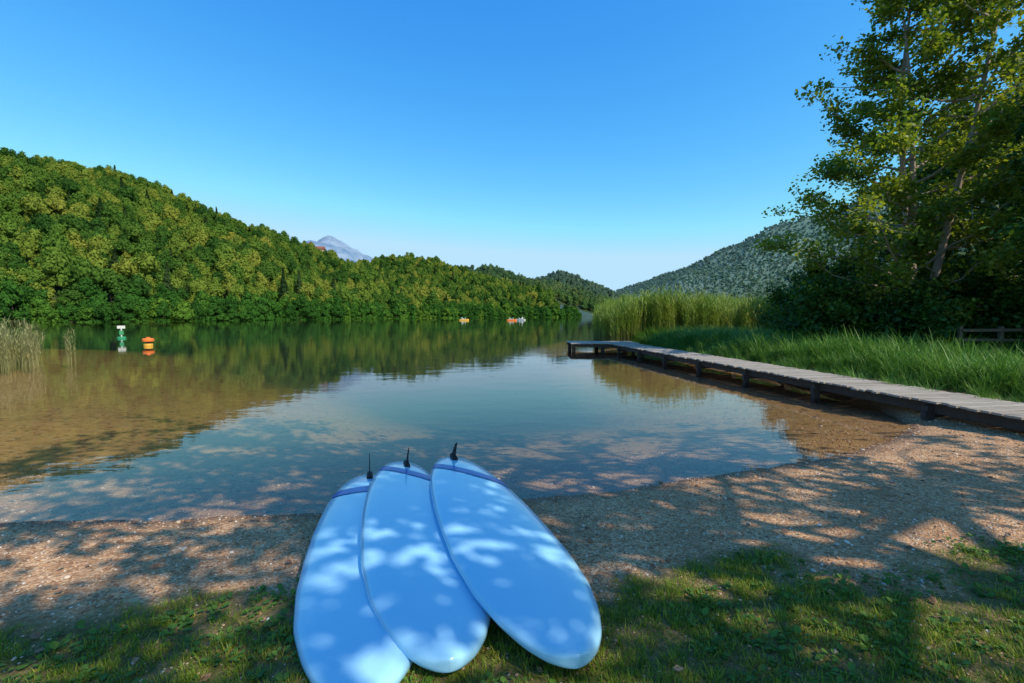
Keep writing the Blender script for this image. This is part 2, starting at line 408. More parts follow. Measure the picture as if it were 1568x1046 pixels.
# ------------------------------------------------------------------ detailed trees
def tube(pts, rads, sides):
    pts = np.asarray(pts, float); n = len(pts)
    tg = unit(np.gradient(pts, axis=0))
    ref = np.array([.31, .87, .12]); a = unit(np.cross(tg, ref)); b = np.cross(tg, a)
    th = np.linspace(0, 2*np.pi, sides+1)[:-1]
    v = pts[:, None, :]+(a[:, None, :]*np.cos(th)[None, :, None]+b[:, None, :]*np.sin(th)[None, :, None])*np.asarray(rads)[:, None, None]
    f = [[i*sides+k, i*sides+(k+1) % sides, (i+1)*sides+(k+1) % sides, (i+1)*sides+k] for i in range(n-1) for k in range(sides)]
    return v.reshape(-1, 3), f
def make_tree(name, base, H, prof, mleaf, mbark, seed, nl=55, nsub=6, ncl=3, lpc=50, leaf=(.13, .09), sig=.22, up=.45, ysq=1., tr=.16, stems=1, crown0=None, subl=.38, coff=(0, 0)):
    rng = np.random.RandomState(seed)
    zs = np.array([p[0] for p in prof]); rs = np.array([p[1] for p in prof])
    vs = []; fs = []; off = 0; lv = []; cl = []; clv = []
    def add(v, f):
        nonlocal off
        vs.append(v); fs.extend([[i+off for i in q] for q in f]); off += len(v)
    trunks = []
    for s in range(stems):
        n = 12; zz = np.linspace(-.3, H*(1 if s == 0 else rng.uniform(.65, .9)), n)
        ph = rng.uniform(0, 6, 4); f0 = zz/H
        dx = (np.sin(f0*4+ph[0])-np.sin(ph[0]))*.25+(rng.uniform(-1, 1)*f0*1.6*(s > 0)); dy = (np.sin(f0*5+ph[1])-np.sin(ph[1]))*.25+(rng.uniform(-1, 1)*f0*1.6*(s > 0))
        dx = dx+coff[0]*f0; dy = dy+coff[1]*f0
        bx = rng.uniform(-.3, .3)*(s > 0); by = rng.uniform(-.3, .3)*(s > 0)
        tp = np.stack([dx+bx, dy+by, zz], 1); trunks.append(tp)
        add(*tube(tp, tr*(1-.93*np.clip(f0, 0, 1))*(1+.5*np.exp(-np.maximum(zz, 0)*3)), 8))
    zlo, zhi = zs[0], zs[-1]
    for i in range(nl):
        ze = zlo+(zhi-zlo)*((i+rng.uniform())/nl)
        rad = np.interp(ze, zs, rs)*rng.uniform(.55, 1.15)
        az = i*2.39996+rng.uniform(-.4, .4)
        tp = trunks[rng.randint(len(trunks))]
        z0 = np.clip(ze-up*rad*rng.uniform(.7, 1.3), max(.5, zlo*.6), H*.95)
        st = np.array([np.interp(z0, tp[:, 2], tp[:, 0]), np.interp(z0, tp[:, 2], tp[:, 1]), z0])
        en = np.array([coff[0]*ze/H+rad*np.cos(az), coff[1]*ze/H+rad*np.sin(az)*ysq, ze])
        tt = np.linspace(0, 1, 6)[:, None]
        lp = st+(en-st)*tt; lp[:, 2] += (np.sin(tt[:, 0]*np.pi)*rad*.12)*rng.uniform(-1, 1)
        lp[1:-1] += rng.normal(0, .05*rad**.5, (4, 3))
        r0 = tr*.32*(rad/ max(rs))**.7+.008
        add(*tube(lp, np.linspace(r0, .006, 6), 5))
        br = rng.uniform(-.18, .18)
        for k in range(nsub):
            u = rng.uniform(.25, 1.) if k else 1.
            p0 = np.array([np.interp(u, tt[:, 0], lp[:, q]) for q in range(3)])
            dr = unit((en-st)*[1, 1, .6]/max(np.linalg.norm(en-st), .01)+rng.normal(0, .65, 3)+[0, 0, .1])
            ln = subl*max(rad, 1.0)*rng.uniform(.4, 1.0)*(1.15-u*.45)
            p1 = p0+dr*ln; pm = (p0+p1)/2+rng.normal(0, .05, 3)
            add(*tube([p0, pm, p1], [.012, .008, .003], 3))
            for c_ in range(ncl):
                w = (c_+rng.uniform(.3, 1))/ncl
                cl.append(p0+(p1-p0)*w); clv.append(br+rng.uniform(-.15, .15))
    cl = np.array(cl); clv = np.array(clv)
    nb = len(fs)
    k = rng.poisson(lpc, len(cl)); rep = np.repeat(np.arange(len(cl)), k)
    cen = cl[rep]+rng.normal(0, 1, (len(rep), 3))*[sig, sig, sig*.7]
    v, f = leaf_quads(cen, leaf[0], leaf[1], rng=rng)
    val = np.clip(.5+clv[rep]+rng.uniform(-.25, .25, len(rep)), 0, 1)
    allv = np.vstack(vs+[v]); f = (f+off).tolist()
    att = np.concatenate([np.zeros(off), np.repeat(val, 4)])
    o = make_mesh(name, allv, fs+f, [mbark, mleaf], [0]*nb+[1]*len(f), {'v': att})
    o.location = (base[0], base[1], hz(base[0], base[1]))
    print(name, len(f)); return o

M_birch = leaf_mat('alder_leaves', [(0, (.06,.12,.016)), (.4, (.14,.22,.028)), (.75, (.28,.33,.042)), (1, (.40,.40,.065))], .5, use_attr=True)
M_dark = leaf_mat('dark_leaves', [(0, (.018,.055,.010)), (.5, (.055,.13,.02)), (1, (.13,.22,.03))], .35, use_attr=True)
M_trunk = simple_mat('pale_trunk', (.36,.28,.21), .85, var=.5, nscale=6, bump=.5)
profA = [(1.0,2.6),(2.5,3.5),(4.5,3.8),(6.5,3.8),(8.5,3.4),(10.5,2.8),(12.5,1.9),(14.4,.6)]
make_tree('alder_tree', (14.1,16.0), 14.6, profA, M_birch, M_trunk, 1, nl=100, nsub=7, ncl=3, lpc=30, leaf=(.14,.10), sig=.19, tr=.15, stems=3)
profB = [(.8,2.2),(2.5,2.8),(4.5,2.8),(6.5,2.3),(8.3,1.4),(9.6,.5)]
make_tree('offscreen_shade_tree', (16.2,11.6), 9.7, profB, M_dark, M_bark, 2, nl=60, nsub=7, ncl=3, lpc=38, leaf=(.16,.10), sig=.23, stems=2)
make_tree('offscreen_shade_tree', (20.5,16.2), 12.5, [(.8,3),(4,3.6),(8,3.2),(11,2.0),(12.5,.6)], M_dark, M_bark, 3, nl=50, nsub=6, ncl=3, lpc=34, leaf=(.2,.14), sig=.30, stems=2)
make_tree('offscreen_shade_tree', (22,22), 11, [(.8,3.5),(4,4),(8,3.2),(10.,2.0),(11,.6)], M_dark, M_bark, 4, nl=40, nsub=6, ncl=3, lpc=30, leaf=(.26,.18), sig=.38)
make_tree('offscreen_shade_tree', (21.5,6.0), 9.5, [(2,3),(5,3.2),(7.5,2.4),(8.7,1.5),(9.5,.5)], M_dark, M_bark, 6, nl=36, nsub=6, ncl=3, lpc=20, leaf=(.26,.18), sig=.38)  # out-of-frame tree added to shade the dark broadleaf tree
# shrubs under the trees
for i, (x, y, h, w) in enumerate([(11.4,16.6,2.6,1.5),(13.2,14.9,2.2,1.5),(15.0,15.0,3.0,1.8),(12.6,18.8,3.4,1.9),(16.2,13.6,2.4,1.6),(17.2,17.0,3.4,2.2),(15.0,20,3.8,2.4)]):
    make_tree('shrub', (x, y), h, [(.3,w*.8),(h*.5,w),(h*.85,w*.6),(h,.2)], M_dark, M_bark, 60+i, nl=26, nsub=6, ncl=2, lpc=34, leaf=(.15,.09), sig=.2, tr=.06, stems=2, up=.6)
# tree behind the viewpoint whose crown overhangs the beach
M_can = leaf_mat('overhang_leaves', [(0, (.02,.05,.01)), (1, (.08,.13,.02))], .3, use_attr=True)
make_tree('overhanging_tree', (10.0,-4.2), 9.8, [(6.3,5.8),(7.0,7.2),(8.2,6.6),(9.2,4.5),(9.8,2)], M_can, M_bark, 8, nl=66, nsub=7, ncl=3, lpc=15, leaf=(.16,.12), sig=.16, up=.22, ysq=.74, tr=.2, subl=.28, coff=(-5.4,5.6))

# ------------------------------------------------------------------ blades: grass, reeds
def blade(base, az, L, w, bend, seg=4, lean=.1):
    d = np.array([math.cos(az), math.sin(az), 0]); sdv = np.array([-math.sin(az), math.cos(az), 0])
    v = []; p = np.array(base, float); ang_ = lean
    for i in range(seg+1):
        ww = w*(1-(i/seg)**1.8)*.5+w*.03
        v += [p-sdv*ww, p+sdv*ww]
        p = p+(d*math.sin(ang_)+np.array([0, 0, 1])*math.cos(ang_))*L/seg
        ang_ += bend/seg
    f = [[2*i, 2*i+1, 2*i+3, 2*i+2] for i in range(seg)]
    return v, f
def blade_proto(name, seed, n, rad, Lr, w, bendr, mats, seg=4, leanr=(.0, .3), fn=None):
    rng = np.random.RandomState(seed); vs = []; fs = []; att = []
    def add(v, f, val):
        o = len(vs); vs.extend(v); fs.extend([[a+o for a in q] for q in f]); att.extend([val]*len(v))
    for i in range(n):
        a = rng.uniform(0, 6.283); r = rad*math.sqrt(rng.uniform())
        base = (r*math.cos(a), r*math.sin(a), -.01)
        if fn: fn(rng, base, add)
        else:
            v, f = blade(base, a+rng.uniform(-1, 1), rng.uniform(*Lr), w*rng.uniform(.7, 1.2), rng.uniform(*bendr), seg, rng.uniform(*leanr)); add(v, f, rng.uniform())
    return make_mesh(name, vs, fs, mats, attrs={'v': att}, obj=False)
def gmat(name, stops, trans=.35, zmix=None):
    t = NT(name)
    r = t.n('ShaderNodeObjectInfo').outputs['Random']
    rr_ = t.math('ADD', t.math('MULTIPLY', r, .5), t.math('MULTIPLY', t.attr('v'), .5))
    c = t.ramp(rr_, stops)
    if zmix:
        oz = t.n('ShaderNodeSeparateXYZ', {0: t.n('ShaderNodeTexCoord').outputs['Object']}).outputs[2]
        c = t.mix(t.ramp(t.math('DIVIDE', oz, zmix[0]), [(.1, (1,1,1)), (.75, (0,0,0))]), c, zmix[1])
    p = t.n('ShaderNodeBsdfPrincipled', {'Base Color': c, 'Roughness': .5, 'Specular IOR Level': .35})
    tr = t.n('ShaderNodeBsdfTranslucent', {'Color': c})
    return t.surf(t.n('ShaderNodeMixShader', {0: trans, 1: p.outputs[0], 2: tr.outputs[0]}).outputs[0])
M_lawn = gmat('lawn_grass', [(.1, (.085,.16,.010)), (.45, (.18,.28,.016)), (.7, (.32,.36,.026)), (.9, (.46,.37,.08))])
M_tall = gmat('tall_grass', [(.1, (.04,.13,.015)), (.5, (.095,.23,.027)), (.9, (.19,.34,.05))])
M_reed = gmat('reed', [(.1, (.10,.20,.02)), (.5, (.22,.31,.035)), (.9, (.38,.42,.08))], .4, zmix=(1.6, (.20,.18,.07)))
M_reedp = gmat('pale_reed', [(.1, (.22,.24,.08)), (.9, (.40,.36,.15))], .3)
lawn = [blade_proto('lawn_tuft_%s' % 'abcd'[i], i, 16, .032, (.02, .06), .0038, (.3, 1.3), [M_lawn], 3, (0, .6)) for i in range(4)]
def keep_land(x, y, f):
    z, s_, rz, rc = height(x, y, True); g = grass_mask(x, y, s_)
    m = f(x, y, s_, g); return x[m], y[m], z[m], g[m]
x, y = sample(80000, -4.5, 8.5, 1.0, 6.8)
x, y, z, g = keep_land(x, y, lambda x, y, s, g: (s > .25) & (g > R.uniform(.25, 1., len(x))) & (np.abs(x) < 1.3*y+1) & (fbm(x*4, y*4, 77)+.5*fbm(x*1.1, y*1.1, 78) > R.normal(-.16, .12, len(x))) & (y < 8))
n = len(x); print('lawn', n)
scatter('lawn_grass', np.stack([x, y, z], 1), zrot(n, .1), R.uniform(.6, 1.25, n)*np.where(g > .8, 1, .7), R.randint(0, 4, n), lawn)
# broad-leaved weeds
def weed(rng, base, add):
    a = rng.uniform(0, 6.283); L = rng.uniform(.02, .042); w = L*.7; el = rng.uniform(.1, .8)
    d = np.array([math.cos(a)*math.cos(el), math.sin(a)*math.cos(el), math.sin(el)]); s = np.array([-math.sin(a), math.cos(a), 0])
    b0 = np.array([base[0], base[1], .004])+d*.015
    v = [b0, b0+d*L*.4+s*w*.5, b0+d*L*.8+s*w*.35+[0,0,-.004], b0+d*L+[0,0,-.008], b0+d*L*.8-s*w*.35+[0,0,-.004], b0+d*L*.4-s*w*.5]
    add(v, [[0,1,2,3],[0,3,4,5]], rng.uniform())
M_weed = gmat('weed_leaf', [(.1, (.05,.13,.015)), (.9, (.13,.25,.03))], .35)
weeds = [blade_proto('weed_%s' % 'abc'[i], 90+i, 9, .03, None, 0, None, [M_weed], fn=weed) for i in range(3)]
x, y = sample(4600, -4.5, 6, 1.2, 4.6)
x, y, z, g = keep_land(x, y, lambda x, y, s, g: (s > .5) & (g > .02) & (np.abs(x) < 1.3*y+1) & (fbm(x*1.7, y*1.7, 99) > .02))
n = len(x)
scatter('broadleaf_weeds', np.stack([x, y, z+.005], 1), zrot(n, .1), R.uniform(.5, 1.3, n), R.randint(0, 3, n), weeds)
# fallen leaves
def dl(rng, base, add):
    L = .05; v = [(-L/2,0,.004),(-L*.1,.017,.012),(L*.3,.014,.006),(L/2,0,.014),(L*.3,-.014,.012),(-L*.1,-.017,.005)]
    add(v, [[0,1,2,3],[0,3,4,5]], rng.uniform())
M_dead = gmat('dead_leaf', [(.1, (.12,.05,.025)), (.5, (.25,.12,.06)), (.9, (.36,.24,.14))], .15)
dls = [blade_proto('dead_leaf_%s' % 'ab'[i], 95+i, 1, .01, None, 0, None, [M_dead], fn=dl) for i in range(2)]
x, y = sample(1500, -5, 7, 1.3, 6)
x, y, z, g = keep_land(x, y, lambda x, y, s, g: (s > .05) & (R.uniform(size=len(x)) < .4))
n = len(x)
scatter('fallen_leaves', np.stack([x, y, z+.012], 1), zrot(n, .25), R.uniform(.4, 1.1, n), R.randint(0, 2, n), dls)
# tall grass on the bank
tall = [blade_proto('tall_grass_%s' % 'abc'[i], 100+i, 34, .16, (.45, 1.0), .018, (.5, 2.0), [M_tall], 6, (.05, .5)) for i in range(3)]
x, y = sample(9500, 6.6, 22, 6.2, 27)
x, y, z, g = keep_land(x, y, lambda x, y, s, g: (s > .12) & (x > 8.0-.11*(y-6)+.05) & (x < 1.2*y+2) & ~((y < 7.2) & (x < 8.7)))
n = len(x); print('tall', n)
edge = np.clip((x-(8.0-.11*(y-6)))/1.5, .45, 1)
scatter('tall_grass', np.stack([x, y, z], 1), zrot(n, .08), R.uniform(.5, 1.1, n)*edge*(.75+.6*vnoise(x*.9, y*.9, 8)), R.randint(0, 3, n), tall)
# reeds
def reed(rng, base, add):
    H = rng.uniform(1.9, 2.8); az = rng.uniform(0, 6.283); ln = rng.uniform(0, .08)
    v, f = blade(base, az, H, .016, .15, 5, ln); add(v, f, .7)
    v, f = blade(base, az+1.57, H, .016, .02, 5, 0.02); add(v, f, .7)
    for k in range(9):
        hh_ = H*rng.uniform(.3, .98); a = rng.uniform(0, 6.283)
        v, f = blade((base[0]+math.cos(az)*math.sin(ln)*hh_, base[1]+math.sin(az)*math.sin(ln)*hh_, hh_), a, rng.uniform(.35, .6), .030, rng.uniform(.6, 1.6), 4, rng.uniform(.25, .7)); add(v, f, rng.uniform())
reeds = [blade_proto('reed_clump_%s' % 'abc'[i], 110+i, 12, .35, None, 0, None, [M_reed], fn=reed) for i in range(3)]
x, y = sample(5200, 5.6, 34, 24.5, 46)
x, y, z, g = keep_land(x, y, lambda x, y, s, g: (s > -.5) & (s < 12) & (y > 25.5-.0*x))
n = len(x); print('reeds', n)
scatter('reed_bed', np.stack([x, y, np.maximum(z, -.3)], 1), zrot(n, .05), R.uniform(.72, 1.0, n)*(.84+.34*vnoise(x*.4, y*.4, 3)), R.randint(0, 3, n), reeds)
reedl = [blade_proto('pale_reed_clump_%s' % 'ab'[i], 120+i, 12, .3, None, 0, None, [M_reedp], fn=reed) for i in range(2)]
n = 110
x = R.uniform(-22, -16.6, n); y = R.uniform(14.5, 19, n); m = (x < -1.04*y+.35*R.normal(size=n))
x, y = x[m], y[m]; n = len(x)
scatter('shore_reeds', np.stack([x, y, np.full(n, -.2)], 1), zrot(n, .1), R.uniform(.35, .7, n), R.randint(0, 2, n), reedl)

# pebbles
def pebble(name, seed, mat):
    rng = np.random.RandomState(seed)
    v = ICO_V*(1+.12*rng.normal(size=(len(ICO_V), 1)))*[1, rng.uniform(.6, .9), rng.uniform(.35, .6)]
    return make_mesh(name, v, ICO_F, [mat], smooth=True, obj=False)
t = NT('pebble_material')
rnd = t.n('ShaderNodeObjectInfo').outputs['Random']
cc = t.ramp(rnd, [(0, (.14,.07,.04)), (.25, (.36,.18,.09)), (.5, (.50,.29,.15)), (.78, (.55,.39,.26)), (.95, (.60,.50,.40)), (1, (.72,.69,.64))])
p = t.n('ShaderNodeBsdfPrincipled', {'Base Color': cc, 'Roughness': .75}); M_peb = t.surf(p.outputs[0])
pebs = [pebble('pebble_%s' % 'abcd'[i], 130+i, M_peb) for i in range(4)]
x, y = sample(70000, -6, 8.5, 1.6, 8)
x, y, z, g = keep_land(x, y, lambda x, y, s, g: (s > -1.5) & (g < R.uniform(.2, 1.3, len(x))) & (np.abs(x) < 1.25*y+.6) & (x < 8.2))
n = len(x); print('pebbles', n)
ps = .0045+.006*R.uniform(size=n)**3+.018*(R.uniform(size=n) < .03)*R.uniform(size=n)
scatter('beach_pebbles', np.stack([x, y, z+ps*.15], 1), zrot(n, .2), ps, R.randint(0, 4, n), pebs)

# ------------------------------------------------------------------ paddle boards
def board_mat():
    t = NT('paddle_board_paint')
    o = t.n('ShaderNodeTexCoord').outputs['Object']
    base = t.mix(t.noise(1.5, o, 3), (.31,.63,.86), (.38,.69,.90))
    base = t.mix(t.ramp(t.noise(60, o, 6, .8), [(.62, (0,0,0)), (.75, (.25,)*3)]), base, (.30,.46,.55))
    p = t.n('ShaderNodeBsdfPrincipled', {'Base Color': base, 'Roughness': .22, 'Coat Weight': .6, 'Coat Roughness': .08, 'Specular IOR Level': .5})
    return t.surf(p.outputs[0])
M_board = board_mat()
M_stripe = simple_mat('stripe_blue', (.006,.10,.46), .35, var=.1, coat=.2)
M_fin = simple_mat('fin_plastic', (.006,.006,.007), .7)
SW = [(0,.0),(.003,.055),(.012,.11),(.03,.165),(.07,.215),(.13,.265),(.22,.32),(.32,.355),(.44,.382),(.56,.39),(.7,.385),(.82,.345),(.90,.275),(.95,.205),(.98,.135),(.995,.065),(1,.0)]
def board(tip, direc, L, z0, z1, roll, k, c0, fin_s, fin_h, fw=1.0, fy=0.0):
    me_v = []; ns = 90; nc = 28; T = .052
    ss = .5-.5*np.cos(np.linspace(0, np.pi, ns))
    from math import cos, sin
    xs = np.array([a[0] for a in SW]); ws = np.array([a[1] for a in SW])
    hw = np.interp(ss, xs, ws)
    for _ in range(2): hw[1:-1] = .25*hw[:-2]+.5*hw[1:-1]+.25*hw[2:]
    hw = np.maximum(hw, .004)
    def sect(s):
        h_ = float(np.interp(s, ss, hw))
        rock = .07*max(0, 1-s/.22)**2*.6+.05*max(0, (s-.8)/.2)**2
        return h_, rock*.3, T*(.35+.65*min(1, (h_/.25))**.6)
    for i in range(ns):
        h_, rk, th = sect(ss[i])
        for j_ in range(nc):
            a = 2*math.pi*j_/nc; ca, sa = cos(a), sin(a)
            yy = h_*math.copysign(abs(ca)**.62, ca); zz = th*math.copysign(abs(sa)**.75, sa)
            if sa > 0: zz += .008*(1-abs(ca))
            me_v.append((ss[i]*L, yy, zz-rk))
    fs = [[i*nc+j_, (i+1)*nc+j_, (i+1)*nc+(j_+1) % nc, i*nc+(j_+1) % nc] for i in range(ns-1) for j_ in range(nc)]
    fs += [list(range(nc)), [(ns-1)*nc+q for q in range(nc)][::-1]]
    e = link(bpy.data.objects.new('paddle_board', None)); e.empty_display_size = .2
    b = make_mesh('hull', me_v, fs, [M_board], smooth=True); b.parent = e
    # stripe following the deck curve
    def top(x, y):
        h_, rk, th = sect(x/L); f = min(.999, abs(y)/h_); ca = f**(1/.62); sa = math.sqrt(max(0, 1-ca*ca))
        return (x, y, th*sa**.75+.008*(1-ca)-rk+.006)
    sv = []; sf = []; nf = 48; nw = 5; W_ = .15
    rows = []
    for r_ in range(nw):
        w_ = (r_/(nw-1)-.5)*W_
        ok = [y_ for y_ in np.linspace(-.39, .39, 400) if .004 < (c0+w_+k*y_)/L < 1 and abs(y_) < .985*sect((c0+w_+k*y_)/L)[0]]
        ya, yb = min(ok), max(ok)
        rows.append([top(c0+w_+k*y_, y_) for y_ in np.linspace(ya, yb, nf)])
    for r_ in range(nw): sv += rows[r_]
    for r_ in range(nw-1):
        for q in range(nf-1): a = r_*nf+q; sf.append([a, a+nf, a+nf+1, a+1])
    s_ = make_mesh('stripe', sv, sf, [M_stripe], smooth=True); s_.parent = e
    prof = [(.0,0),(.13,0),(.115,.05),(.085,.11),(.04,.165),(-.02,.20),(-.035,.195),(-.02,.14),(-.01,.07)]
    prof = [(px_*fw, pz*fin_h/.2) for px_, pz in prof]
    fv = []
    for sgn in (-1, 1):
        for px_, pz in prof: fv.append((fin_s-px_+.05, fy+sgn*.006*(1-.6*pz/fin_h), T+.01+pz))
    m_ = len(prof)
    ff = [list(range(m_))[::-1], [m_+q for q in range(m_)]]+[[q, (q+1) % m_, m_+(q+1) % m_, m_+q] for q in range(m_)]
    f_ = make_mesh('fin', fv, ff, [M_fin]); f_.parent = e
    bx = [(fin_s+sx*.085, fy+sy*.032*(.7 if sz else 1), T-.006+sz*.035) for sx in (-1, 1) for sy in (-1, 1) for sz in (0, 1)]
    bf = make_mesh('fin_box', bx, [[0,1,3,2],[4,6,7,5],[0,4,5,1],[2,3,7,6],[1,5,7,3],[0,2,6,4]], [M_fin]); bf.parent = e
    bv = bf.modifiers.new('b', 'BEVEL'); bv.width = .005; bv.segments = 2
    X = Vector((direc[0], direc[1], (z1-z0)/L)).normalized()
    Yv = Vector((0, 0, 1)).cross(X).normalized(); Zv = X.cross(Yv)
    rot = Matrix((X, Yv, Zv)).transposed().to_4x4() @ Matrix.Rotation(roll, 4, 'X')
    e.matrix_world = Matrix.Translation((tip[0], tip[1], z0)) @ rot
    return e
dn = (.305, -.952)
board((-1.54,4.74), (.300,-.954), 3.12, .09, .235, math.radians(0), 0.0, .60, .18, .24, .4, .03)
board((-1.22,4.87), (.306,-.952), 3.10, .19, .265, math.radians(-5), .9, .48, .24, .19, .8, .05)
board((-.66,4.84), (.309,-.951), 3.08, .25, .29, math.radians(-6), .95, .60, .14, .17)

# ------------------------------------------------------------------ wooden dock
t = NT('weathered_wood')
o_ = t.n('ShaderNodeTexCoord').outputs['Object']
isl = t.n('ShaderNodeNewGeometry').outputs['Random Per Island']
gr_ = t.noise(3.0, t.vmul(o_, (1.5, 30, 30)), 6, .7)
c = t.ramp(gr_, [(.3, (.21,.175,.14)), (.55, (.42,.37,.31)), (.75, (.58,.53,.47))])
c = t.mix(t.math('MULTIPLY', isl, .6), c, (.22,.18,.145))
c = t.mix(t.ramp(t.noise(2.5, o_, 5, .7), [(.5, (0,0,0)), (.7, (.5,)*3)]), c, (.15,.135,.11))
p = t.n('ShaderNodeBsdfPrincipled', {'Base Color': c, 'Roughness': .85})
b = t.n('ShaderNodeBump', {'Height': gr_, 'Strength': .5, 'Distance': .005}); t.t.links.new(b.outputs[0], p.inputs['Normal'])
M_wood = t.surf(p.outputs[0])
M_post = simple_mat('dark_wood', (.045,.033,.025), .8, var=.5, nscale=8)  # very dark brown for dock beams, posts and the buoy neck
class Boxes:
    def __init__(s): s.v = []; s.f = []
    def add(s, c, ux, uy, hx, hy, hz_, tilt=0):
        c = np.array(c, float); ux = np.array([*ux, 0.]); uy = np.array([*uy, 0.]); uz = np.array([0, 0, 1.])
        o = len(s.v)
        for a in (-1, 1):
            for b_ in (-1, 1):
                for d in (-1, 1): s.v.append(c+ux*hx*a+uy*hy*b_+uz*(hz_*d+tilt*a))
        s.f += [[o+q for q in f] for f in ([0,1,3,2],[4,6,7,5],[0,4,5,1],[2,3,7,6],[1,5,7,3],[0,2,6,4])]
dock = link(bpy.data.objects.new('wooden_dock', None))
S = np.array([7.95, 3.6]); E = np.array([5.50, 22.4]); dl_ = np.linalg.norm(E-S); du = (E-S)/dl_; dn_ = np.array([-du[1], du[0]])
if dn_[0] > 0: dn_ = -dn_
pb = Boxes(); q = 0; ztop = .40
rg = random.Random(4)
while q < dl_:
    w = rg.uniform(.115, .145)
    c_ = S+du*(q+w/2)
    a_ = rg.uniform(-.012, .012); uu = (-dn_[0]+du[0]*a_, -dn_[1]+du[1]*a_)
    ln = .64+rg.uniform(-.03, .04)
    pb.add((c_[0]+rg.uniform(-.02, .02), c_[1], ztop-.016+rg.uniform(-.005, .007)), uu, du, ln, w/2-.006, .016, rg.uniform(-.006, .006))
    q += w+.008
px0, px1, py0, py1 = 2.95, 6.25, 22.55, 24.7
x_ = px0
while x_ < px1:
    w = rg.uniform(.13, .15)
    pb.add((x_+w/2, (py0+py1)/2+rg.uniform(-.02, .02), ztop-.014+rg.uniform(-.004, .005)), (1, 0), (0, 1), w/2-.005, (py1-py0)/2+rg.uniform(-.02, .02), .016)
    x_ += w+.008
deck = make_mesh('deck_planks', [tuple(v) for v in pb.v], pb.f, [M_wood]); deck.parent = dock
fb = Boxes()
for sgn in (-.5, .5):
    c_ = (S+E)/2+dn_*sgn
    fb.add((c_[0], c_[1], ztop-.12), du, dn_, dl_/2, .035, .085)
q = 1.6
while q < dl_-.3:
    for sgn in (-.57, .57):
        c_ = S+du*q+dn_*sgn*1.0
        fb.add((c_[0], c_[1], -.25), (1, 0), (0, 1), .06, .06, .56)
    c_ = S+du*q; fb.add((c_[0], c_[1], ztop-.235), dn_, du, .66, .04, .05)
    q += 2.35
for yy in (py0+.12, py1-.12): fb.add(((px0+px1)/2, yy, ztop-.11), (1, 0), (0, 1), (px1-px0)/2-.03, .04, .07)
for xx in (px0+.15, 4.55, px1-.15):
    for yy in (py0+.25, py1-.25): fb.add((xx, yy, -.6), (1, 0), (0, 1), .08, .08, .86)
fr_ = make_mesh('frame_posts', [tuple(v) for v in fb.v], fb.f, [M_post]); fr_.parent = dock

# rustic fence under the trees
fence = link(bpy.data.objects.new('wooden_fence', None)); fb = Boxes()
M_fence = simple_mat('fence_wood', (.20,.13,.08), .85, var=.4)
fa = np.array([13.0,13.2]); fe = np.array([18.5,12.8]); fl = np.linalg.norm(fe-fa); fu = (fe-fa)/fl; fn_ = np.array([-fu[1], fu[0]])
for i in range(6):
    c_ = fa+(fe-fa)*i/5; fb.add((c_[0], c_[1], hz(*c_)+.45), fu, fn_, .045, .045, .62)
fz = hz(*fa)
for zz, tl in ((.98, .03), (.66, -.02), (.36, .02)):
    c_ = (fa+fe)/2; fb.add((c_[0], c_[1]-.07, fz+zz), fu, fn_, fl/2, .02, .04, tl)
ff_ = make_mesh('posts_and_rails', [tuple(v) for v in fb.v], fb.f, [M_fence]); ff_.parent = fence

# ------------------------------------------------------------------ buoys and boats
def lathe(name, prof, mat, n=24, parent=None, loc=(0, 0, 0)):
    v = []; f = []
    for r_, z_ in prof:
        for i in range(n): a = 2*math.pi*i/n; v.append((r_*math.cos(a)+loc[0], r_*math.sin(a)+loc[1], z_+loc[2]))
    for k in range(len(prof)-1):
        for i in range(n): f.append([k*n+i, k*n+(i+1) % n, (k+1)*n+(i+1) % n, (k+1)*n+i])
    f.append(list(range(n))[::-1]); f.append([(len(prof)-1)*n+i for i in range(n)])
    o = make_mesh(name, v, f, [mat], smooth=False)
    if parent: o.parent = parent
    return o
M_or = simple_mat('orange_plastic', (.75,.17,.02), .45)
M_ye = simple_mat('yellow_plastic', (.62,.34,.03), .45)
M_wh = simple_mat('white_paint', (.6,.6,.55), .5)
M_gn = simple_mat('green_paint', (.03,.25,.10), .5)
e = link(bpy.data.objects.new('mooring_buoy', None))
lathe('float_drum', [(.2,-.2),(.27,-.1),(.27,.12),(.24,.17)], M_ye, parent=e)
lathe('neck', [(.10,.17),(.10,.30)], M_post, parent=e)
lathe('cap_drum', [(.28,.30),(.34,.33),(.34,.48),(.3,.53),(.12,.55),(.12,.62)], M_or, parent=e)
e.location = (-21.3, 26.6, 0); e.scale = (.85, .85, .85)
e = link(bpy.data.objects.new('marker_buoy', None))
lathe('float', [(.2,-.15),(.28,-.05),(.28,.08),(.2,.14)], M_gn, parent=e)
lathe('mast', [(.05,.12),(.045,.9)], M_wh, 10, parent=e)
sb = Boxes(); sb.add((0, 0, .88), (1, 0), (0, 1), .24, .02, .11); o = make_mesh('sign_board', [tuple(v) for v in sb.v], sb.f, [M_wh]); o.parent = e
sb = Boxes(); sb.add((0, 0, .45), (1, 0), (0, 1), .13, .06, .16); o = make_mesh('green_band', [tuple(v) for v in sb.v], sb.f, [M_gn]); o.parent = e
e.location = (-30.4, 35.4, 0); e.rotation_euler = (0, 0, .7)

